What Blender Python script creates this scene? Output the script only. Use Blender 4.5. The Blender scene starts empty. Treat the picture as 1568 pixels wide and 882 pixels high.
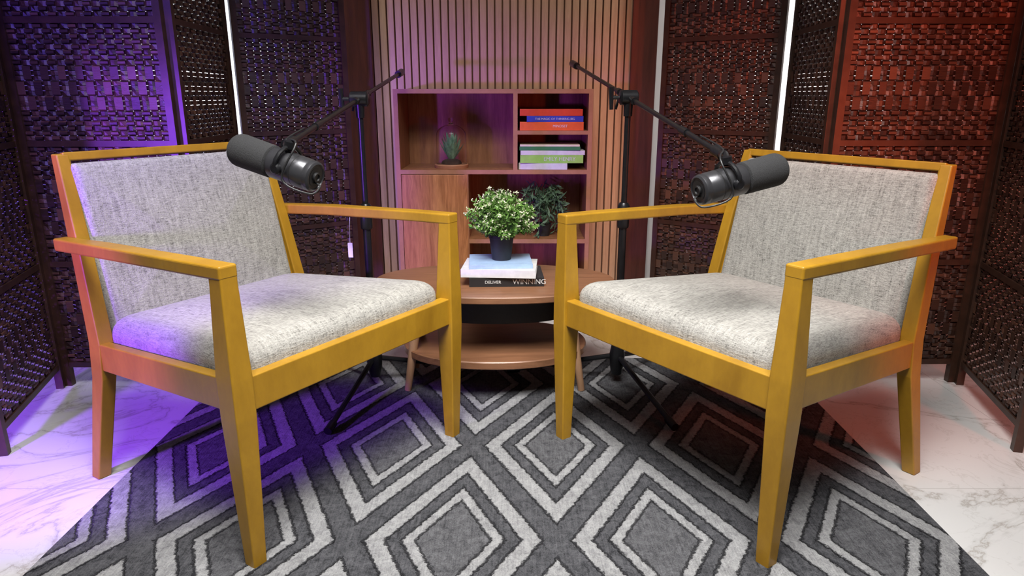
import bpy, bmesh, math, random
from mathutils import Vector, Matrix
random.seed(7)
S=bpy.context.scene
# ------------------------------------------------------------ node helpers
def nmat(name):
    m=bpy.data.materials.new(name); m.use_nodes=True
    nt=m.node_tree; b=nt.nodes['Principled BSDF']
    return m,nt,b
def math_n(nt,op,a,b=None,c=None,clamp=False):
    n=nt.nodes.new('ShaderNodeMath'); n.operation=op; n.use_clamp=clamp
    for i,v in enumerate((a,b,c)):
        if v is None: continue
        if isinstance(v,(int,float)): n.inputs[i].default_value=v
        else: nt.links.new(v,n.inputs[i])
    return n.outputs[0]
def coords(nt,scale=(1,1,1),rot=(0,0,0)):
    tc=nt.nodes.new('ShaderNodeTexCoord'); mp=nt.nodes.new('ShaderNodeMapping')
    mp.inputs['Scale'].default_value=scale; mp.inputs['Rotation'].default_value=rot
    nt.links.new(tc.outputs['Object'],mp.inputs['Vector']); return mp.outputs['Vector']
def noise(nt,vec,scale,detail=4,rough=.55,dist=0):
    n=nt.nodes.new('ShaderNodeTexNoise'); n.inputs['Scale'].default_value=scale
    n.inputs['Detail'].default_value=detail; n.inputs['Roughness'].default_value=rough
    n.inputs['Distortion'].default_value=dist
    nt.links.new(vec,n.inputs['Vector']); return n.outputs['Fac']
def ramp(nt,fac,stops):
    r=nt.nodes.new('ShaderNodeValToRGB'); cr=r.color_ramp
    while len(cr.elements)<len(stops): cr.elements.new(.5)
    for e,(p,c) in zip(cr.elements,stops): e.position=p; e.color=(c[0],c[1],c[2],1)
    nt.links.new(fac,r.inputs['Fac']); return r.outputs['Color']
def bump(nt,b,h,strength=.3,dist=.002):
    n=nt.nodes.new('ShaderNodeBump'); n.inputs['Strength'].default_value=strength
    n.inputs['Distance'].default_value=dist; nt.links.new(h,n.inputs['Height'])
    nt.links.new(n.outputs['Normal'],b.inputs['Normal'])
def mixc(nt,f,a,c,mode='MIX'):
    n=nt.nodes.new('ShaderNodeMix'); n.data_type='RGBA'; n.blend_type=mode
    def put(s,v):
        if isinstance(v,(int,float)): s.default_value=v
        elif isinstance(v,tuple): s.default_value=(v[0],v[1],v[2],1)
        else: nt.links.new(v,s)
    put(n.inputs[0],f); put(n.inputs[6],a); put(n.inputs[7],c); return n.outputs[2]
def simple(name,col,rough=.5,metal=0,var=.12,ns=30,bs=0,spec=.5):
    m,nt,b=nmat(name); v=coords(nt); f=noise(nt,v,ns)
    d=tuple(x*(1-var) for x in col); l=tuple(min(1,x*(1+var)) for x in col)
    nt.links.new(ramp(nt,f,[(.3,d),(.7,l)]),b.inputs['Base Color'])
    b.inputs['Roughness'].default_value=rough; b.inputs['Metallic'].default_value=metal
    b.inputs['Specular IOR Level'].default_value=spec
    if bs: bump(nt,b,f,bs)
    return m
def wood(name,dark,light,scale=(1,1,1),rough=.4,ns=6,dist=1.5,bs=.1):
    m,nt,b=nmat(name); v=coords(nt,scale)
    f=noise(nt,v,ns,8,.6,dist); g=noise(nt,v,ns*9,3,.6)
    h=math_n(nt,'ADD',math_n(nt,'MULTIPLY',f,.75),math_n(nt,'MULTIPLY',g,.25))
    nt.links.new(ramp(nt,h,[(.32,dark),(.66,light)]),b.inputs['Base Color'])
    b.inputs['Roughness'].default_value=rough; bump(nt,b,h,bs,.001); return m

M={}
M['chair']=wood('golden_lacquered_wood',(.28,.140,.008),(.40,.213,.014),(2,2,1),.42,5,.6,.04)
M['cab']=wood('walnut_laminate',(.20,.078,.033),(.40,.175,.08),(9,9,.8),.42,4,1.2,.05)
M['cabedge']=wood('walnut_edge',(.34,.16,.08),(.46,.22,.115),(2,2,2),.45,4,.5,.03)
M['door']=wood('oak_door_laminate',(.26,.09,.03),(.58,.25,.10),(9,9,.9),.4,3.2,2.2,.06)
M['slat']=wood('slat_oak',(.46,.285,.17),(.64,.42,.26),(8,8,.6),.5,5,.6,.04)
M['slatback']=simple('slat_backing',(.16,.08,.045),.8)
M['darkboard']=wood('dark_mahogany_board',(.05,.014,.010),(.11,.03,.02),(8,8,.6),.35,5,.6,.04)
M['table']=wood('table_walnut',(.17,.075,.038),(.30,.14,.072),(.8,9,9),.34,4,1.2,.04)
M['tleg']=wood('table_leg_wood',(.34,.18,.10),(.48,.28,.16),(8,8,1),.4,5,.5,.03)
M['wall']=simple('white_wall_paint',(.78,.77,.76),.7,0,.03,8)
M['black']=simple('black_satin_metal',(.012,.012,.014),.32,.3,.2,60)
M['blackp']=simple('black_plastic',(.012,.012,.013),.5,0,.2,60)
M['micbody']=simple('grey_mic_enamel',(.06,.06,.066),.3,.6,.1,60)
M['foam']=simple('mic_foam',(.026,.026,.028),.95,0,.4,700,.9)
M['pot']=simple('black_pot',(.02,.02,.022),.55,0,.15,40)
M['soil']=simple('soil',(.05,.03,.02),.9,0,.4,120,.6)
M['leaf']=simple('small_leaf_green',(.14,.28,.055),.5,0,.6,90)
M['leaf2']=simple('leaf_dark_green',(.09,.16,.09),.5,0,.7,60)
M['agave']=simple('agave_green',(.20,.38,.25),.5,0,.4,60)
M['flower']=simple('white_blossom',(.68,.70,.48),.6,0,.1,60)
M['paper']=simple('book_pages',(.75,.72,.66),.8,0,.1,400)
M['tag']=simple('paper_tag',(.85,.85,.85),.7,0,.03,40)
def glass():
    m,nt,b=nmat('clear_glass'); v=coords(nt); f=noise(nt,v,20)
    b.inputs['Base Color'].default_value=(1,1,1,1)
    nt.links.new(math_n(nt,'MULTIPLY',f,.04),b.inputs['Roughness'])
    b.inputs['Transmission Weight'].default_value=1; b.inputs['IOR'].default_value=1.2; return m
M['glass']=glass()
for n,c in dict(red=(.62,.06,.02),orange=(.75,.13,.03),blue=(.03,.05,.42),white=(.66,.66,.65),green=(.32,.62,.12),
                dgreen=(.05,.2,.08),bk=(.02,.02,.022),lblue=(.35,.5,.7),cream=(.75,.68,.5)).items():
    M['b_'+n]=simple('book_cover_'+n,c,.4,0,.08,50)
# fabric
def fabric():
    m,nt,b=nmat('heather_tweed_fabric')
    v1=coords(nt,(1,.2,1)); v2=coords(nt,(.2,1,1)); v0=coords(nt)
    a=noise(nt,v1,330,3,.7); c=noise(nt,v2,300,3,.7); l=noise(nt,v0,9,3)
    d=noise(nt,coords(nt,(1,.12,.12)),130,4,.85)
    h=math_n(nt,'ADD',math_n(nt,'MULTIPLY',a,.5),math_n(nt,'MULTIPLY',c,.5))
    h2=math_n(nt,'ADD',math_n(nt,'MULTIPLY',h,.62),math_n(nt,'ADD',math_n(nt,'MULTIPLY',d,.34),math_n(nt,'MULTIPLY',l,.04)))
    nt.links.new(ramp(nt,h2,[(.38,(.12,.115,.105)),(.47,(.29,.28,.26)),(.59,(.44,.425,.395))]),b.inputs['Base Color'])
    b.inputs['Roughness'].default_value=.95; b.inputs['Specular IOR Level'].default_value=.15
    b.inputs['Sheen Weight'].default_value=.12
    bump(nt,b,h,1.0,.003); return m
M['fabric']=fabric()
# weave
def weavemat(name,dark,light):
    m,nt,b=nmat(name)
    at=nt.nodes.new('ShaderNodeAttribute'); at.attribute_name='Col'
    v=coords(nt,(1,1,12)); n=noise(nt,v,40,4,.7)
    f=math_n(nt,'ADD',math_n(nt,'MULTIPLY',at.outputs['Fac'],.6),math_n(nt,'MULTIPLY',n,.4))
    nt.links.new(ramp(nt,f,[(.15,dark),(.85,light)]),b.inputs['Base Color'])
    b.inputs['Roughness'].default_value=.30; b.inputs['Specular IOR Level'].default_value=.75
    bump(nt,b,n,.5,.002); return m
M['weave']=weavemat('woven_paper_rope',(.020,.009,.006),(.13,.058,.034))
M['bamboo']=simple('dark_screen_frame',(.045,.02,.012),.4,0,.3,30,.1)
# marble
def marble():
    m,nt,b=nmat('white_marble_tile'); v=coords(nt)
    n1=noise(nt,v,1.7,8,.6,1.2); n2=noise(nt,v,4.5,6,.6,.9); big=noise(nt,v,1.2,3)
    v1=math_n(nt,'ABSOLUTE',math_n(nt,'SUBTRACT',n1,.5)); v2=math_n(nt,'ABSOLUTE',math_n(nt,'SUBTRACT',n2,.5))
    r1=ramp(nt,v1,[(0,(.46,.43,.40)),(.008,(.62,.61,.60)),(.03,(.70,.69,.68))])
    r2=ramp(nt,v2,[(0,(.86,.85,.84)),(.010,(1,1,1))])
    c=mixc(nt,.8,r1,r2,'MULTIPLY')
    sh=ramp(nt,big,[(.35,(.88,.88,.89)),(.6,(1,1,1))])
    c=mixc(nt,1.0,c,sh,'MULTIPLY')
    sep=nt.nodes.new('ShaderNodeSeparateXYZ'); nt.links.new(v,sep.inputs[0])
    gx=math_n(nt,'PINGPONG',math_n(nt,'ADD',sep.outputs[0],.15),.4); gy=math_n(nt,'PINGPONG',math_n(nt,'ADD',sep.outputs[1],.1),.4)
    g=math_n(nt,'LESS_THAN',math_n(nt,'MINIMUM',gx,gy),.0012)
    c=mixc(nt,g,c,(.45,.44,.43))
    nt.links.new(c,b.inputs['Base Color']); b.inputs['Roughness'].default_value=.22; return m
M['marble']=marble()
def rugmat():
    m,nt,b=nmat('geometric_pile_rug'); v=coords(nt)
    sep=nt.nodes.new('ShaderNodeSeparateXYZ'); nt.links.new(v,sep.inputs[0])
    jx=math_n(nt,'MULTIPLY',math_n(nt,'SUBTRACT',noise(nt,v,90,3,.7),.5),.022)
    x=math_n(nt,'ADD',sep.outputs[0],jx)
    x=math_n(nt,'ADD',x,math_n(nt,'MULTIPLY',math_n(nt,'SUBTRACT',sep.outputs[1],1.3),-.05))
    p=math_n(nt,'PINGPONG',math_n(nt,'MULTIPLY',math_n(nt,'ADD',x,.128+4.55),1/.455),.5)
    q=math_n(nt,'PINGPONG',math_n(nt,'MULTIPLY',math_n(nt,'ADD',sep.outputs[1],-1.285+8.4),1/.84),.5)
    t=math_n(nt,'MULTIPLY',math_n(nt,'ADD',p,q),2)
    t=math_n(nt,'MINIMUM',t,math_n(nt,'SUBTRACT',2,t))
    def band(lo,hi,e=.012):
        a=nt.nodes.new('ShaderNodeMapRange'); a.inputs[1].default_value=lo-e; a.inputs[2].default_value=lo+e; nt.links.new(t,a.inputs[0])
        c=nt.nodes.new('ShaderNodeMapRange'); c.inputs[1].default_value=hi+e; c.inputs[2].default_value=hi-e; nt.links.new(t,c.inputs[0])
        return math_n(nt,'MULTIPLY',a.outputs[0],c.outputs[0])
    mask=math_n(nt,'ADD',band(.38,.49),band(.67,.85),clamp=True)
    core=band(-1,.38)
    # carved grooves beside each light band
    groove=math_n(nt,'ADD',math_n(nt,'ADD',band(.355,.375,.008),band(.495,.515,.008)),math_n(nt,'ADD',band(.645,.665,.008),band(.855,.875,.008)),clamp=True)
    f=noise(nt,v,420,3,.8); g=noise(nt,v,40,5,.8,.8); w=noise(nt,coords(nt,(1,.06,1)),240,2)
    fd=math_n(nt,'ADD',math_n(nt,'MULTIPLY',f,.36),math_n(nt,'ADD',math_n(nt,'MULTIPLY',g,.46),math_n(nt,'MULTIPLY',w,.18)))
    dark=ramp(nt,fd,[(.38,(.022,.023,.027)),(.62,(.165,.165,.18))])
    mid=ramp(nt,fd,[(.38,(.038,.038,.043)),(.62,(.21,.21,.225))])
    light=ramp(nt,fd,[(.38,(.20,.20,.21)),(.60,(.50,.50,.51))])
    c=mixc(nt,mask,mixc(nt,core,dark,mid),light)
    c=mixc(nt,math_n(nt,'MULTIPLY',groove,.6),c,(.02,.02,.024))
    nt.links.new(c,b.inputs['Base Color'])
    b.inputs['Roughness'].default_value=.95; b.inputs['Specular IOR Level'].default_value=.1
    h=math_n(nt,'SUBTRACT',math_n(nt,'ADD',math_n(nt,'MULTIPLY',fd,1.2),math_n(nt,'MULTIPLY',mask,.3)),math_n(nt,'MULTIPLY',groove,.8))
    bump(nt,b,h,1.0,.010); return m
M['rug']=rugmat()

# ------------------------------------------------------------ mesh helpers
def V(*a): return Vector(a)
def loft(bm,rings,mi=0,cap=True,closed=True):
    vr=[[bm.verts.new(p) for p in r] for r in rings]; n=len(rings[0]); fs=[]
    for a,b in zip(vr,vr[1:]):
        for i in range(n if closed else n-1):
            j=(i+1)%n; fs.append(bm.faces.new((a[i],a[j],b[j],b[i])))
    if cap:
        fs.append(bm.faces.new(vr[0][::-1])); fs.append(bm.faces.new(vr[-1]))
    for f in fs: f.material_index=mi
    return fs
def box(bm,x0,x1,y0,y1,z0,z1,mi=0,mat=None):
    r=[[V(x0,y0,z),V(x1,y0,z),V(x1,y1,z),V(x0,y1,z)] for z in (z0,z1)]
    if mat: r=[[mat@p for p in q] for q in r]
    return loft(bm,r,mi)
def frame(d):
    d=d.normalized(); u=V(0,0,1) if abs(d.z)<.9 else V(1,0,0)
    a=d.cross(u).normalized(); b=d.cross(a).normalized(); return a,b
def lathe(bm,o,axis,prof,n=24,mi=0,cap=True):
    d=axis.normalized(); a,b=frame(d)
    loft(bm,[[o+d*t+(a*math.cos(2*math.pi*i/n)+b*math.sin(2*math.pi*i/n))*max(r,1e-4) for i in range(n)] for t,r in prof],mi,cap)
def tube(bm,pts,r,n=10,mi=0):
    pts=[Vector(p) for p in pts]; rings=[]; pa=None
    for k,p in enumerate(pts):
        d=(pts[min(k+1,len(pts)-1)]-pts[max(k-1,0)]).normalized()
        if pa is None: a,b=frame(d)
        else:
            a=(pa-d*pa.dot(d)).normalized(); b=d.cross(a)
        pa=a; rr=r[k] if isinstance(r,(list,tuple)) else r
        rings.append([p+(a*math.cos(2*math.pi*i/n)+b*math.sin(2*math.pi*i/n))*rr for i in range(n)])
    loft(bm,rings,mi)
def smoothpts(pts,k=6):
    pts=[Vector(p) for p in pts]; out=[]
    for i in range(len(pts)-1):
        p0=pts[max(i-1,0)];p1=pts[i];p2=pts[i+1];p3=pts[min(i+2,len(pts)-1)]
        for j in range(k):
            t=j/k; out.append(.5*((2*p1)+(p2-p0)*t+(2*p0-5*p1+4*p2-p3)*t*t+(3*p1-p0-3*p2+p3)*t**3))
    out.append(pts[-1]); return out
def empty(name,loc=(0,0,0),rz=0):
    e=bpy.data.objects.new(name,None); e.empty_display_size=.1; e.location=loc; e.rotation_euler[2]=rz
    S.collection.objects.link(e); return e
def fin(name,bm,mats,parent=None,local=False,smooth=True,bevel=0,angle=35,recalc=True):
    if recalc: bmesh.ops.recalc_face_normals(bm,faces=bm.faces[:])
    me=bpy.data.meshes.new(name); bm.to_mesh(me); bm.free()
    for m in (mats if isinstance(mats,list) else [mats]): me.materials.append(m)
    if smooth:
        for p in me.polygons: p.use_smooth=True
        me.set_sharp_from_angle(angle=math.radians(angle))
    ob=bpy.data.objects.new(name,me); S.collection.objects.link(ob)
    if parent:
        ob.parent=parent
        if not local: ob.location=-Vector(parent.location)
    if bevel:
        md=ob.modifiers.new('bevel','BEVEL'); md.width=bevel; md.segments=3; md.limit_method='ANGLE'; md.angle_limit=math.radians(35)
        md.harden_normals=False
    return ob
B=bmesh.new
def text(name,s,size,parent,loc,rot,mat,local_off=True):
    c=bpy.data.curves.new(name,'FONT'); c.body=s; c.size=size; c.align_x='CENTER'; c.align_y='CENTER'; c.extrude=.0002
    c.materials.append(mat); o=bpy.data.objects.new(name,c); S.collection.objects.link(o)
    o.parent=parent; o.location=Vector(loc)-Vector(parent.location); o.rotation_euler=rot; return o

# ------------------------------------------------------------ room shell
bm=B(); box(bm,-2.4,2.4,-1.6,3.42,-.05,0); fin('floor',bm,M['marble'],smooth=False)
bm=B(); box(bm,-2.4,2.4,3.22,3.42,0,2.7); fin('wall_back',bm,M['wall'],smooth=False)
bm=B(); box(bm,-2.5,-2.4,-1.6,3.42,0,2.7); fin('wall_left',bm,M['wall'],smooth=False)
bm=B(); box(bm,2.4,2.5,-1.6,3.42,0,2.7); fin('wall_right',bm,M['wall'],smooth=False)
bm=B(); box(bm,-2.4,2.4,-1.6,3.42,2.7,2.75); fin('ceiling',bm,M['wall'],smooth=False)
# slat panel
bm=B(); box(bm,-.615,.523,3.207,3.219,0,2.4,1)
x=-.613
while x<.510:
    box(bm,x,x+.0268,3.194,3.207,0,2.4,0); x+=.0338
fin('slatted_wood_wall_panel',bm,[M['slat'],M['slatback']],smooth=False,bevel=.001)
bm=B(); box(bm,-.757,-.616,3.17,3.219,0,2.4); fin('trim_1',bm,M['darkboard'],smooth=False,bevel=.003)
bm=B(); box(bm,.524,.638,3.17,3.219,0,2.4); fin('trim_2',bm,M['darkboard'],smooth=False,bevel=.003)
# rug
bm=B(); box(bm,-.992,.968,-.55,2.36,.0,.008); fin('area_rug',bm,M['rug'],smooth=False,bevel=.003)

# ------------------------------------------------------------ folding screens
RAILS=[.075,.42,.80,1.155,1.50,1.76]
def panel(bm,p,q,col):
    p=Vector((p[0],p[1],0)); q=Vector((q[0],q[1],0)); d=(q-p); L=d.length; d.normalize(); nrm=V(-d.y,d.x,0)
    def P(s,z,o=0): return p+d*s+V(0,0,z)+nrm*o
    fw=.011
    def setc(fs,c):
        for f in fs:
            for l in f.loops: l[col]=(c,c,c,1)
    for s in (fw+.004,L-fw-.004):
        fs=loft(bm,[[P(s-fw,z,-fw),P(s+fw,z,-fw),P(s+fw,z,fw),P(s-fw,z,fw)] for z in (0,1.78)],1)
    for z in RAILS:
        loft(bm,[[P(s,z-.009,-.008),P(s,z+.009,-.008),P(s,z+.009,.008),P(s,z-.009,.008)] for s in (fw*2,L-fw*2)],1)
    s0=fw*2+.002; s1=L-fw*2-.002
    n=int((s1-s0)/.0250); sp=(s1-s0)/n
    for a,b in zip(RAILS,RAILS[1:]):
        z0=a+.009; z1=b-.009; m=int((z1-z0)/.0142); zp=(z1-z0)/m
        # plain over-under weave with a middle zone of three-row floats (tall basket blocks)
        lo=int(m*.27); hi=lo+3*max(1,int(m*.5/3))
        def sgn(i,j):
            if lo<=j<hi: return 1 if (i+(j-lo)//3)%2 else -1
            return 1 if (i+j)%2 else -1
        for i in range(n):
            cs=s0+(i+.5)*sp; w=.0124*random.uniform(.90,1.03); c=random.random()
            rows=[(z0,0,c)]
            for j in range(m):
                if j==0 or sgn(i,j)!=sgn(i,j-1): c=random.random()
                z=z0+(j+.5)*zp
                rows.append((z-zp*.22,.0045*sgn(i,j),c)); rows.append((z+zp*.22,.0045*sgn(i,j),c))
            rows.append((z1,0,c)); pr=None
            for (z,o,cc) in rows:
                ww=w*random.uniform(.96,1.03)
                cu=(bm.verts.new(P(cs-ww,z,o)),bm.verts.new(P(cs+ww,z,o)))
                if pr:
                    f=bm.faces.new((pr[0],pr[1],cu[1],cu[0])); f.material_index=0; setc([f],cc)
                pr=cu
        for j in range(m):
            cz=z0+(j+.5)*zp; h=.0069*random.uniform(.86,1.05); c=random.random()*.8
            pts=[(s0-.012,0)]
            for i in range(n):
                s=s0+(i+.5)*sp; o=-.0045*sgn(i,j); pts+= [(s-sp*.2,o),(s+sp*.2,o)]
            pts.append((s1+.012,0)); pr=None
            for (s,o) in pts:
                hh=h*random.uniform(.93,1.05); tl=random.uniform(-.0015,.0015)
                cu=(bm.verts.new(P(s,cz-hh,o-.0005+tl)),bm.verts.new(P(s,cz+hh,o+.0005-tl)))
                if pr:
                    f=bm.faces.new((pr[0],pr[1],cu[1],cu[0])); f.material_index=0; setc([f],c)
                if random.random()<.08: c=random.random()*.9
                pr=cu
def screen(name,panels):
    e=empty(name,(panels[0][0][0],panels[0][0][1],0))
    for k,(a,b) in enumerate(panels):
        bm=B(); col=bm.loops.layers.color.new('Col'); panel(bm,a,b,col)
        fin('woven_panel_%d'%(k+1),bm,[M['weave'],M['bamboo']],e,smooth=False,recalc=False)
screen('folding_screen',[((-1.515,2.125),(-1.379,1.655)),((-1.018,2.135),(-1.508,2.135)),((-1.035,2.62),(-1.012,2.145)),((-.665,2.90),(-1.030,2.655))])
screen('folding_screen',[((1.386,1.675),(1.520,2.155)),((1.512,2.165),(.985,2.155)),((.985,2.17),(1.02,2.62)),((1.005,2.655),(.612,2.93))])

# ------------------------------------------------------------ cabinet
cab=empty('bookcase_cabinet',(-.077,3.03,0))
X0,X1,Y0,Y1=-.487,.333,2.90,3.185; T=.018
bm=B()
box(bm,X0,X0+T,Y0,Y1,0,.967); box(bm,X1-T,X1,Y0,Y1,0,.967)
box(bm,X0+T,X1-T,Y0,Y1,.949,.967)
box(bm,X0+T,X1-T,Y0,Y1,.622,.640)
box(bm,X0+T,X1-T,Y0,Y1,.03,.048)
box(bm,-.184,X1-T,Y0,Y1,.325,.343)
box(bm,.005,.023,Y0,Y1,.640,.949)
box(bm,.023,X1-T,Y0,Y1,.785,.801)
box(bm,-.202,-.184,Y0,Y1,.048,.622)
box(bm,X0+T,X1-T,Y1-.008,Y1,.048,.949)
fin('carcass',bm,M['cab'],cab,smooth=False,bevel=.0012)
bm=B()  # edge banding
e=.0012
for (a,b,c,d) in [(X0,X0+T,0,.967),(X1-T,X1,0,.967),(X0+T,X1-T,.949,.967),(X0+T,X1-T,.622,.64),(-.184,X1-T,.325,.343),(.005,.023,.64,.949),(.023,X1-T,.785,.801)]:
    box(bm,a,b,Y0-e,Y0+.0002,c,d)
fin('edge_banding',bm,M['cabedge'],cab,smooth=False)
bm=B(); box(bm,X0+T+.002,-.190,Y0-.001,Y0+.015,.051,.6195); fin('cabinet_door',bm,M['door'],cab,smooth=False,bevel=.0015)

# ------------------------------------------------------------ books
def book(bm,cx,cy,z,w,d,h,rot,cov,pg,spine_front=True):
    m=Matrix.Translation((cx,cy,z))@Matrix.Rotation(rot,4,'Z'); c=.0022
    box(bm,-w/2,w/2,-d/2,d/2,0,c,cov,m); box(bm,-w/2,w/2,-d/2,d/2,h-c,h,cov,m)
    box(bm,-w/2,w/2,-d/2-.0005,-d/2+c,0,h,cov,m)
    box(bm,-w/2+.004,w/2-.004,-d/2+c,d/2-.004,c,h-c,pg,m)
def stack(name,loc,specs,z0):
    e=empty(name,(loc[0],loc[1],z0)); bm=B(); mats=[M['paper']]; z=z0+.0003; info=[]
    for (dx,dy,w,d,h,rot,col) in specs:
        mats.append(M['b_'+col]); book(bm,loc[0]+dx,loc[1]+dy,z,w,d,h,rot,len(mats)-1,0); info.append((z,h)); z+=h+.0003
    fin('books',bm,mats,e,smooth=False,bevel=.0006); return e,info
e1,i1=stack('book_stack',(.165,2.985),[(0,0,.265,.15,.034,.0,'orange'),(.012,0,.235,.15,.024,.02,'blue'),(-.002,0,.26,.15,.027,-.01,'red')],.801)
text('spine_text_1','THE MAGIC OF THINKING BIG',.012,e1,(.178,2.9085,i1[1][0]+.012),(math.pi/2,0,.02),M['b_white'])
text('spine_text_2','MINDSET',.015,e1,(.20,2.909,i1[0][0]+.017),(math.pi/2,0,0),M['b_white'])
e2,i2=stack('book_stack',(.165,2.985),[(-.03,0,.205,.15,.026,-.06,'white'),(.002,0,.265,.15,.034,.0,'green'),(.005,0,.27,.15,.018,.01,'white'),(-.005,0,.255,.15,.016,-.02,'dgreen'),(-.005,0,.25,.15,.008,-.02,'cream')],.640)
text('spine_text_1','EMILY HENRY',.022,e2,(.20,2.9085,i2[1][0]+.017),(math.pi/2,0,.01),M['b_white'])
TZ=.360
e3,i3=stack('book_stack',(-.03,2.155),[(.010,0,.236,.155,.030,.04,'bk'),(-.008,-.005,.236,.16,.026,-.07,'white'),(-.008,.004,.20,.15,.014,.05,'lblue')],TZ)
text('spine_text_1','WINNING',.023,e3,(.055,2.0795,i3[0][0]+.015),(math.pi/2,0,.04),M['b_white'])
text('spine_text_2','DELIVER',.014,e3,(-.06,2.0745,i3[0][0]+.015),(math.pi/2,0,.04),M['b_white'])
text('spine_text_3','LIBRE',.020,e3,(-.055,2.0725,i3[1][0]+.013),(math.pi/2,0,-.07),M['b_blue'])
TOPB=i3[-1][0]+i3[-1][1]

# ------------------------------------------------------------ coffee table
tb=empty('oval_coffee_table',(-.057,2.17,0.009))
def oval(cx,cy,a,b,z,n=72,p=2.15):
    r=[]
    for i in range(n):
        t=2*math.pi*i/n; c,s=math.cos(t),math.sin(t)
        r.append(V(cx+a*math.copysign(abs(c)**(2/p),c),cy+b*math.copysign(abs(s)**(2/p),s),z))
    return r
for nm,a,b,z,h in (('tabletop',.395,.215,TZ,.022),('lower_shelf',.305,.208,.150,.026)):
    bm=B(); loft(bm,[oval(-.057,2.17,a-.003,b-.003,z-h),oval(-.057,2.17,a,b,z-h+.003),oval(-.057,2.17,a,b,z-.003),oval(-.057,2.17,a-.003,b-.003,z)])
    fin(nm,bm,M['table'],tb)
bm=B()
for sx in (-1,1):
    for sy in (-1,1):
        tube(bm,[(-.057+sx*.285,2.17+sy*.10,.0095),(-.057+sx*.235,2.17+sy*.085,TZ-.022)],[.011,.019],16)
fin('legs',bm,M['tleg'],tb)
bm=B(); loft(bm,[oval(-.057,2.20,.245,.12,TZ-.125),oval(-.057,2.20,.245,.12,TZ-.0225)]); fin('gap_shade_block',bm,M['blackp'],tb)  # black block added to stand for the dark gap under the tabletop

# ------------------------------------------------------------ plants
def leafquad(bm,o,d,w,l,mi=0,fold=.3,up=None):
    d=d.normalized(); a,b=frame(d)
    th=random.uniform(0,6.28) if up is None else up; sd=a*math.cos(th)+b*math.sin(th); nn=d.cross(sd)
    v=[bm.verts.new(o),bm.verts.new(o+d*l*.45+sd*w-nn*w*fold),bm.verts.new(o+d*l),bm.verts.new(o+d*l*.45-sd*w-nn*w*fold),bm.verts.new(o+d*l*.5)]
    for q in ((0,1,4),(1,2,4),(2,3,4),(3,0,4)):
        f=bm.faces.new([v[k] for k in q]); f.material_index=mi
def rdir():
    while True:
        v=V(random.uniform(-1,1),random.uniform(-1,1),random.uniform(-1,1))
        if .1<v.length<1: return v.normalized()
px,py,pz=-.034,2.16,TOPB+.0005
pp=empty('potted_plant',(px,py,pz))
bm=B(); lathe(bm,V(px,py,pz),V(0,0,1),[(0,.030),(.002,.031),(.070,.039),(.072,.042),(.082,.042),(.082,.038),(.068,.036)],32)
lathe(bm,V(px,py,pz+.066),V(0,0,1),[(0,.036),(.004,.03)],20,1); fin('pot',bm,[M['pot'],M['soil']],pp)
bm=B(); C=V(px+.003,py,pz+.140)
for i in range(190):
    d=rdir()
    if d.z<-.6: continue
    tip=C+V(d.x*.108,d.y*.100,d.z*.086)*random.uniform(.72,1.1); base=V(px,py,pz+.068)+V(d.x,d.y,0)*.01
    mid=(base+tip)*.5+V(d.x,d.y,.4)*.012
    tube(bm,[base,mid,tip],.0011,4,0)
    sd=(tip-mid)
    for k in range(17):
        t=k/17; o=mid.lerp(tip,.1+t*.9); leafquad(bm,o,(sd.normalized()*.5+rdir()).normalized(),.0042,.018,0)
    if random.random()<.75:
        for q in range(3):
            o=tip+rdir()*.010
            for z in range(4): leafquad(bm,o,rdir(),.0024,.007,1)
fin('foliage',bm,[M['leaf'],M['flower']],pp,smooth=False,recalc=False)
# trailing plant in cabinet
qx,qy,qz=.130,2.985,.3435
tp=empty('potted_succulent',(qx,qy,qz))
bm=B(); lathe(bm,V(qx+.01,qy,qz),V(0,0,1),[(0,.026),(.055,.034),(.055,.029),(.045,.028)],24); fin('pot',bm,M['pot'],tp)
bm=B()
for i in range(30):
    a=random.uniform(0,6.28); R=random.uniform(.03,.10); h=random.uniform(.09,.185)
    b0=V(qx+.01,qy,qz+.048); dx=V(math.cos(a),math.sin(a)*.6,0)
    drop=random.uniform(0,.15)
    pts=smoothpts([b0,b0+dx*R*.4+V(0,0,h),b0+dx*R*.85+V(0,0,h*.8),b0+dx*R*1.05+V(0,0,h*.8-drop)],5)
    tube(bm,pts,.0013,4)
    for k in range(6,len(pts)):
        for z in range(2): leafquad(bm,pts[k],(rdir()*.8+V(0,0,-.35)+dx*.4),.0052,.038,0)
for v in bm.verts:
    v.co.y=max(v.co.y,2.905) if v.co.z<.34 else v.co.y
    v.co.z=max(v.co.z,.345)
fin('foliage',bm,M['leaf2'],tp,smooth=False,recalc=False)
# cloche
gx,gy,gz=-.262,3.00,.6405
gc=empty('glass_cloche_terrarium',(gx,gy,gz))
bm=B(); lathe(bm,V(gx,gy,gz),V(0,0,1),[(0,.072),(.012,.074),(.016,.070),(.016,.001)],40); fin('wood_base',bm,M['cabedge'],gc)
bm=B(); pr=[(.0165,.066)]+[(.0165+.12*t,.066-.002*t) for t in (.5,1)]
pr+=[(.1365+.045*math.sin(a),.001+.063*math.cos(a)) for a in [math.pi/2*k/7 for k in range(1,7)]]+[(.183,.010),(.190,.006),(.196,.010),(.203,.011),(.209,.008),(.211,.001)]
inner=[(t-.002 if t>.1 else t,max(r-.0015,.0005)) for t,r in pr[:9]][::-1]
lathe(bm,V(gx,gy,gz),V(0,0,1),pr,40,0,False); lathe(bm,V(gx,gy,gz),V(0,0,1),inner,40,0,False)
fin('glass_dome',bm,M['glass'],gc,recalc=False)
bm=B()
lathe(bm,V(gx,gy,gz+.0165),V(0,0,1),[(0,.045),(.012,.04),(.02,.02)],24,1)
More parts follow.
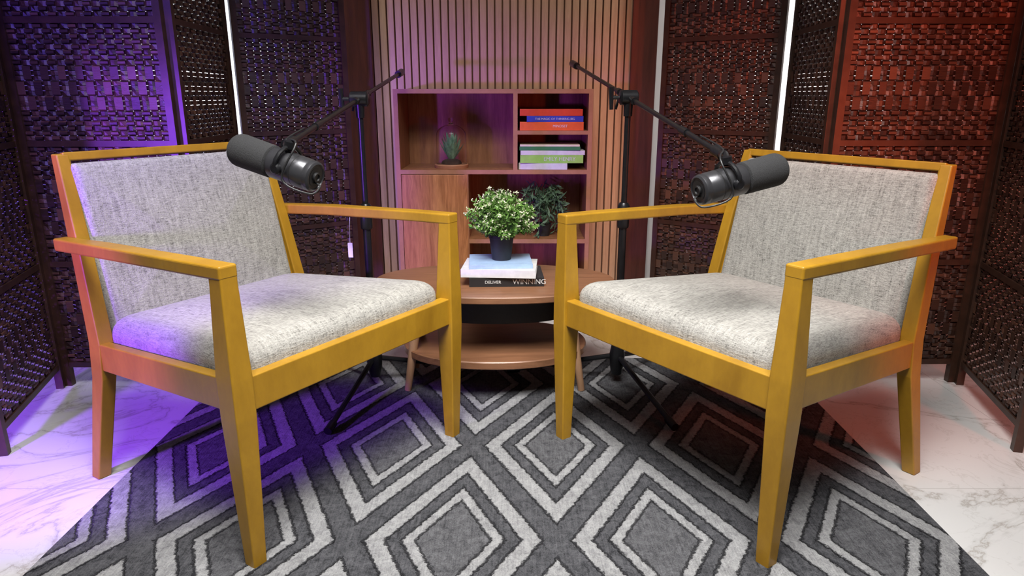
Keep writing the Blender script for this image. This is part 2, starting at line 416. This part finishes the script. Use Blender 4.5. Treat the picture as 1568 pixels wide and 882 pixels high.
for i in range(26):
    a=i*2.4; tilt=.10+.56*(1-i/26)
    d=V(math.cos(a)*math.sin(tilt),math.sin(a)*math.sin(tilt),math.cos(tilt)); L=random.uniform(.085,.10)+.035*(i/26)
    o=V(gx,gy,gz+.025)
    side=V(-math.sin(a),math.cos(a),0); nn=d.cross(side)
    rr=[]
    for t,w in ((0,.006),(.3,.0115),(.6,.010),(.85,.005),(1,.0004)):
        c=o+d*L*t+V(0,0,.006*t*t)*1; rr.append([c+side*w,c+nn*w*.35,c-side*w,c-nn*w*.35])
    loft(bm,rr,0)
fin('agave',bm,[M['agave'],M['soil']],gc)

# ------------------------------------------------------------ chairs
def rrect(cx,cy,hx,hy,r,n=7):
    pts=[]; r=min(r,hx*.99,hy*.99)
    for (sx,sy,a0) in ((1,1,0),(-1,1,90),(-1,-1,180),(1,-1,270)):
        for k in range(n):
            a=math.radians(a0+90*k/(n-1)); pts.append((cx+sx*(hx-r)+r*math.cos(a),cy+sy*(hy-r)+r*math.sin(a)))
    return pts
def pad(bm,cx,cy,hx,hy,th,er,crown,fn,cr=.04):
    """rounded upholstered pad; fn maps (x,y,h)->Vector"""
    rings=[]
    prof=[(0,-.004),(0,th-er)]+[(er*(1-math.cos(a)),th-er+er*math.sin(a)) for a in [math.pi/2*k/6 for k in range(1,7)]]
    m=min(hx,hy)
    ins=[er+(m*.93-er)*k/8 for k in range(1,9)]
    for i,h in prof: rings.append((i,h))
    for i in ins: rings.append((i,th))
    out=[]
    for i,h in rings:
        pts=rrect(cx,cy,hx-i,hy-i,max(cr-i*.5,.004))
        out.append([fn(x,y,h+(crown*(1-((x-cx)/hx)**2)*(1-((y-cy)/hy)**2) if h>th*.5 else 0)) for x,y in pts])
    loft(bm,out)
def chair(loc,rz,top):
    e=empty('wooden_armchair',loc,rz)
    W=.3325; D=.33; SL=.085
    w=M['chair']
    def post(secs):
        bm=B()
        loft(bm,[[V(x-a,y-b,z),V(x+a,y-b,z),V(x+a,y+b,z),V(x-a,y+b,z)] for (x,y,z,a,b) in secs]); return bm
    k=0
    YS=-D+.092; YT=-D+.000; WT=W-.056
    for sx in (-1,1):
        k+=1
        fin('leg_front_%d'%k,post([(sx*W,D,0,.0155,.0155),(sx*W*1.0,D,.34,.0235,.026),(sx*W,D,.42,.0235,.026),(sx*(W+.001),D+.003,.608,.0185,.0185),(sx*(W+.001),D+.003,.634,.0185,.0185)]),w,e,True,False,.0035)
        fin('leg_rear_%d'%k,post([(sx*(W-.008),-D+.030,0,.0165,.017),(sx*(W-.030),YS-.006,.28,.018,.024),(sx*(W-.034),YS,.37,.018,.025),(sx*(W-.046),YS-.045,.60,.016,.021),(sx*WT,YT,top,.014,.014)]),w,e,True,False,.0035)
        # arm
        bm=B()
        def asec(y,x,z,hw,hh): return [V(x-hw,y,z-hh),V(x+hw,y,z-hh),V(x+hw,y,z+hh),V(x-hw,y,z+hh)]
        loft(bm,[asec(D+.022,sx*(W+.001),.634,.0195,.0135),asec(D-.10,sx*(W+.001),.631,.021,.0135),asec(-.10,sx*(W-.006),.619,.021,.014),asec(-D+.015,sx*(W-.018),.606,.0165,.015)])
        fin('armrest_%d'%k,bm,w,e,True,False,.0045)
        # side rail
        bm=B(); x0,x1=sx*(W-.002)-.0125,sx*(W-.002)+.0125; x2,x3=sx*(W-.032)-.0125,sx*(W-.032)+.0125
        loft(bm,[[V(x2,YS-.005,.302),V(x3,YS-.005,.302),V(x3,YS-.005,.370),V(x2,YS-.005,.370)],[V(x0,D,.350),V(x1,D,.350),V(x1,D,.420),V(x0,D,.420)]])
        fin('side_rail_%d'%k,bm,w,e,True,False,.003)
    bm=B(); box(bm,-W,W,D-.012,D+.018,.348,.420); fin('front_rail',bm,w,e,True,False,.003)
    bm=B(); box(bm,-W+.035,W-.035,YS-.012,YS+.012,.300,.368); fin('rear_rail',bm,w,e,True,False,.003)
    # seat cushion
    sf=lambda x,y,h: V(x,y,.414+(y-D)*SL+h)
    bm=B(); pad(bm,0,.040,.313,.286,.058,.042,.022,sf,.045)
    for v in bm.verts:  # taper toward the back
        t=max(0,min(1,(D-v.co.y)/.56)); v.co.x*=1-.095*t
    fin('seat_cushion',bm,M['fabric'],e,True,angle=80)
    # back rest
    yb0,zb0=YS-.004,.372; yb1,zb1=YT+.002,top-.012
    dv=V(0,yb1-yb0,zb1-zb0); Lb=dv.length; dv.normalize(); nf=V(0,dv.z,-dv.y)  # forward normal
    def bf(sign): return lambda x,y,h: V(x*(1-.02*y/Lb),yb0,zb0)+dv*y+nf*(sign*h)
    bm=B(); pad(bm,0,Lb*.5-.004,W-.058,Lb*.5-.008,.028,.02,.018,bf(1),.014); fin('back_cushion',bm,M['fabric'],e,True,angle=80)
    bm=B(); pad(bm,0,Lb*.5-.004,W-.058,Lb*.5-.008,.020,.012,.004,bf(-1),.014); fin('back_outer_upholstery',bm,M['fabric'],e,True,angle=80)
    bm=B(); c=V(0,yb0,zb0)+dv*(Lb+.004)
    r=[]
    for x in (-WT,WT): r.append([V(x,0,0)+c+nf*a+dv*b for a,b in ((-.014,-.010),(.014,-.010),(.014,.010),(-.014,.010))])
    loft(bm,r); fin('top_rail',bm,w,e,True,False,.003)
    for sx in (-1,1):
        bm=B(); r=[]
        for y,xx in ((.03,W-.056),(Lb,WT-.008)): 
            c=V(sx*xx,yb0,zb0)+dv*y; r.append([c+V(a,0,0)+nf*b for a,b in ((-.007,-.013),(.007,-.013),(.007,.013),(-.007,.013))])
        loft(bm,r); fin('back_stile_%d'%(1 if sx<0 else 2),bm,w,e,True,False,.002)
    return e
c1=chair((-.629,1.671,0),math.radians(-122.9),.811)
c2=chair((.6077,1.675,0),math.radians(125.1),.785)
# tag hanging from the left chair's arm
bm=B()
tube(bm,[(-.485,2.02,.592),(-.487,2.018,.560),(-.488,2.016,.515)],.0008,5,1)
box(bm,-.495,-.481,2.015,2.0158,.470,.515,0); 
fin('price_tag',bm,[M['tag'],M['tag']],smooth=False)

# ------------------------------------------------------------ microphones and stands
def mic_set(px,py,foot,Mpt,s_ext,tail,front,jz,side):
    RZ=.008
    st=empty('microphone_boom_stand',(px,py,RZ)); base=V(px,py,RZ)
    bm=B()
    lathe(bm,base,V(0,0,1),[(.03,.010),(.032,.018),(.07,.024),(.10,.026),(.135,.020),(.15,.016)],20)
    lathe(bm,base,V(0,0,1),[(.05,.0125),(.55,.0125)],20)
    lathe(bm,base,V(0,0,1),[(.53,.017),(.535,.019),(.60,.019),(.61,.013)],20)
    lathe(bm,base,V(0,0,1),[(.60,.009),(jz-.02,.009)],16)
    f=Vector((foot[0]-px,foot[1]-py,0)); 
    for k in range(3):
        d=Matrix.Rotation(k*2*math.pi/3,3,'Z')@f
        tube(bm,[base+d*.04+V(0,0,.095),base+d*.97+V(0,0,.018)],.0085,10)
        tube(bm,[base+d*.92+V(0,0,.020),base+d*1.03+V(0,0,.0128)],.0125,12)
    fin('tripod_and_pole',bm,M['black'],st)
    J=V(px,py,jz); Mp=Vector(Mpt); d=(J-Mp); E=J+d*s_ext; dn=d.normalized()
    bm=B()
    tube(bm,[Mp,E],.0068,12)
    tube(bm,[Mp+dn*.20,Mp+dn*.24],.0095,12)
    tube(bm,[E-dn*.02,E+dn*.055],.0135,14)
    for t in (-.05,.10): tube(bm,[J+dn*(t-.012),J+dn*(t+.012)],.011,12)
    a=dn.cross(V(0,0,1)).normalized()
    lathe(bm,J-a*.028,a,[(0,.016),(.004,.022),(.052,.022),(.056,.016)],20)
    lathe(bm,J-V(0,0,.055),V(0,0,1),[(0,.013),(.045,.015)],16)
    tube(bm,[J-a*.03,J-a*.055],.006,8); tube(bm,[J-a*.052-V(0,0,.035),J-a*.055+V(0,0,.03)],[.006,.008],8)
    tube(bm,[J-a*.02+dn*.03-V(0,0,.0),J-a*.03+dn*.03-V(0,0,.04)],.004,8)
    # end clamp
    tube(bm,[Mp-dn*.005,Mp+dn*.035],.0125,14)
    fin('boom_arm',bm,M['black'],st)
    # mic
    T=Vector(tail); F=Vector(front); ax=(F-T); L=ax.length; ax.normalize()
    mc=empty('broadcast_microphone',T+ax*L*.3)
    bm=B(); b=L*.50
    lathe(bm,T,ax,[(.002,.020),(.0025,.025),(0,.0265),(.003,.0305),(.010,.0315),(.012,.0305),(.016,.0305),(.018,.0318),(b-.004,.0318),(b,.030),(b+.004,.027)],40)
    fin('mic_body',bm,M['micbody'],mc)
    bm=B(); lathe(bm,T,ax,[(.0015,.001),(.0012,.0195)],24,cap=False)
    lathe(bm,T,-ax,[(-.003,.010),(.004,.010),(.004,.007),(.001,.006)],20)
    for g in (.2,.27): lathe(bm,T,ax,[(L*g,.0318),(L*g+.0005,.0323),(L*g+.002,.0323),(L*g+.0025,.0318)],40)
    fin('mic_details',bm,M['blackp'],mc)
    bm=B(); pr=[(b+.001,.0290),(b+.004,.0335)]+[(L-.022,.0345)]
    pr+=[(L-.022+.022*math.sin(t),.0125+.022*math.cos(t)) for t in [math.pi/2*k/6 for k in range(1,7)]]
    lathe(bm,T,ax,pr,40); fin('foam_windscreen',bm,M['foam'],mc)
    h=ax.cross(V(0,0,1)).normalized(); up=h.cross(ax).normalized(); c=T+ax*L*.34
    bm=B()
    pts=[c+h*.0345,c+h*.040+up*.012]+[c+(h*math.cos(t)+up*math.sin(t))*.043 for t in [math.radians(q) for q in (25,45,65,90,115,135,155)]]+[c-h*.040+up*.012,c-h*.0345]
    tube(bm,pts,.0048,8)
    for sg in (-1,1): lathe(bm,c+h*sg*.0325,h*sg,[(0,.012),(.006,.012),(.009,.008)],18)
    top=c+up*.043
    tube(bm,[top,top.lerp(Mp,.5)+V(0,0,.006),Mp],[.010,.009,.010],12)
    lathe(bm,top-up*.004,up,[(0,.012),(.014,.012)],18)
    fin('yoke_mount',bm,M['black'],mc)
    bm=B()
    q=Mp+V(0,0,.012)
    cp=smoothpts([T+V(0,0,-.012)+ax*.004,T-ax*.008+V(0,0,-.016),T+ax*.012+V(0,-.02,-.034),c+V(0,-.042,-.02),c+up*.05+V(side*.02,-.03,.0),q,q+dn*.12],6)
    tube(bm,cp,.0020,8); fin('cable',bm,M['blackp'],mc)
mic_set(-.457,2.12,(-.524,1.772),(-.478,1.48,.842),1.0,(-.392,1.375,.785),(-.580,1.45,.838),.932,1)
mic_set(.352,2.14,(.467,1.796),(.448,1.48,.822),1.05,(.376,1.38,.758),(.569,1.45,.797),.936,-1)

# ------------------------------------------------------------ lights
def aim(o,t): 
    o.rotation_euler=(Vector(t)-o.location).to_track_quat('-Z','Y').to_euler()
def area(name,loc,tgt,size,power,col=(1,1,1),spread=180,size_y=None):
    l=bpy.data.lights.new(name,'AREA'); l.shape='SQUARE'; l.size=size; l.energy=power; l.color=col; l.spread=math.radians(spread)
    if size_y: l.shape='RECTANGLE'; l.size_y=size_y
    o=bpy.data.objects.new(name,l); o.location=loc; S.collection.objects.link(o); aim(o,tgt); return o
def spot(name,loc,tgt,power,col,ang,blend=.5,r=.08):
    l=bpy.data.lights.new(name,'SPOT'); l.energy=power; l.color=col; l.spot_size=math.radians(ang); l.spot_blend=blend; l.shadow_soft_size=r
    o=bpy.data.objects.new(name,l); o.location=loc; S.collection.objects.link(o); aim(o,tgt); return o
area('key_softbox',(0,.62,2.35),(0,1.50,.0),1.2,39,(1,.985,.95),88,.9)
spot('slat_wall_downlight',(0,2.45,2.6),(0,3.2,1.55),27,(1,.90,.78),72,.8,.1)
spot('violet_floor_light',(-1.55,.62,.72),(-1.12,1.95,.30),190,(.28,.06,1),66,.45,.06)
spot('blue_screen_light',(-1.0,.15,1.95),(-1.38,2.35,.98),230,(.14,.06,1),42,.8,.1)
spot('blue_shelf_light',(-1.15,1.2,1.75),(-.42,3.0,.80),26,(.22,.07,1),24,.8,.05)
spot('red_screen_light',(1.0,.15,1.95),(1.34,2.25,1.08),165,(1,.11,.04),42,.8,.1)
spot('red_wash_light',(1.1,.9,1.9),(.80,2.85,.95),30,(1,.09,.03),34,.8,.06)
spot('red_floor_light',(1.62,.72,.85),(1.12,2.0,.45),26,(1,.10,.03),62,.6,.06)
area('backlight_left',(-1.45,2.75,1.2),(-1.3,3.3,1.2),.3,7,(.9,.95,1),120,1.2)
area('backlight_right',(1.45,2.75,1.2),(1.25,3.3,1.2),.3,7,(1,.97,.95),120,1.2)
w=bpy.data.worlds.new('World'); S.world=w; w.use_nodes=True
w.node_tree.nodes['Background'].inputs[0].default_value=(.5,.5,.55,1); w.node_tree.nodes['Background'].inputs[1].default_value=.04
S.view_settings.view_transform='Standard'; S.view_settings.look='None'
# ------------------------------------------------------------ camera
cd=bpy.data.cameras.new('camera'); cd.lens=24; cd.sensor_width=36; cd.clip_start=.01
co=bpy.data.objects.new('camera',cd); co.location=(0,0,.944); co.rotation_euler=(math.radians(90-15.8),0,0)
S.collection.objects.link(co); S.camera=co
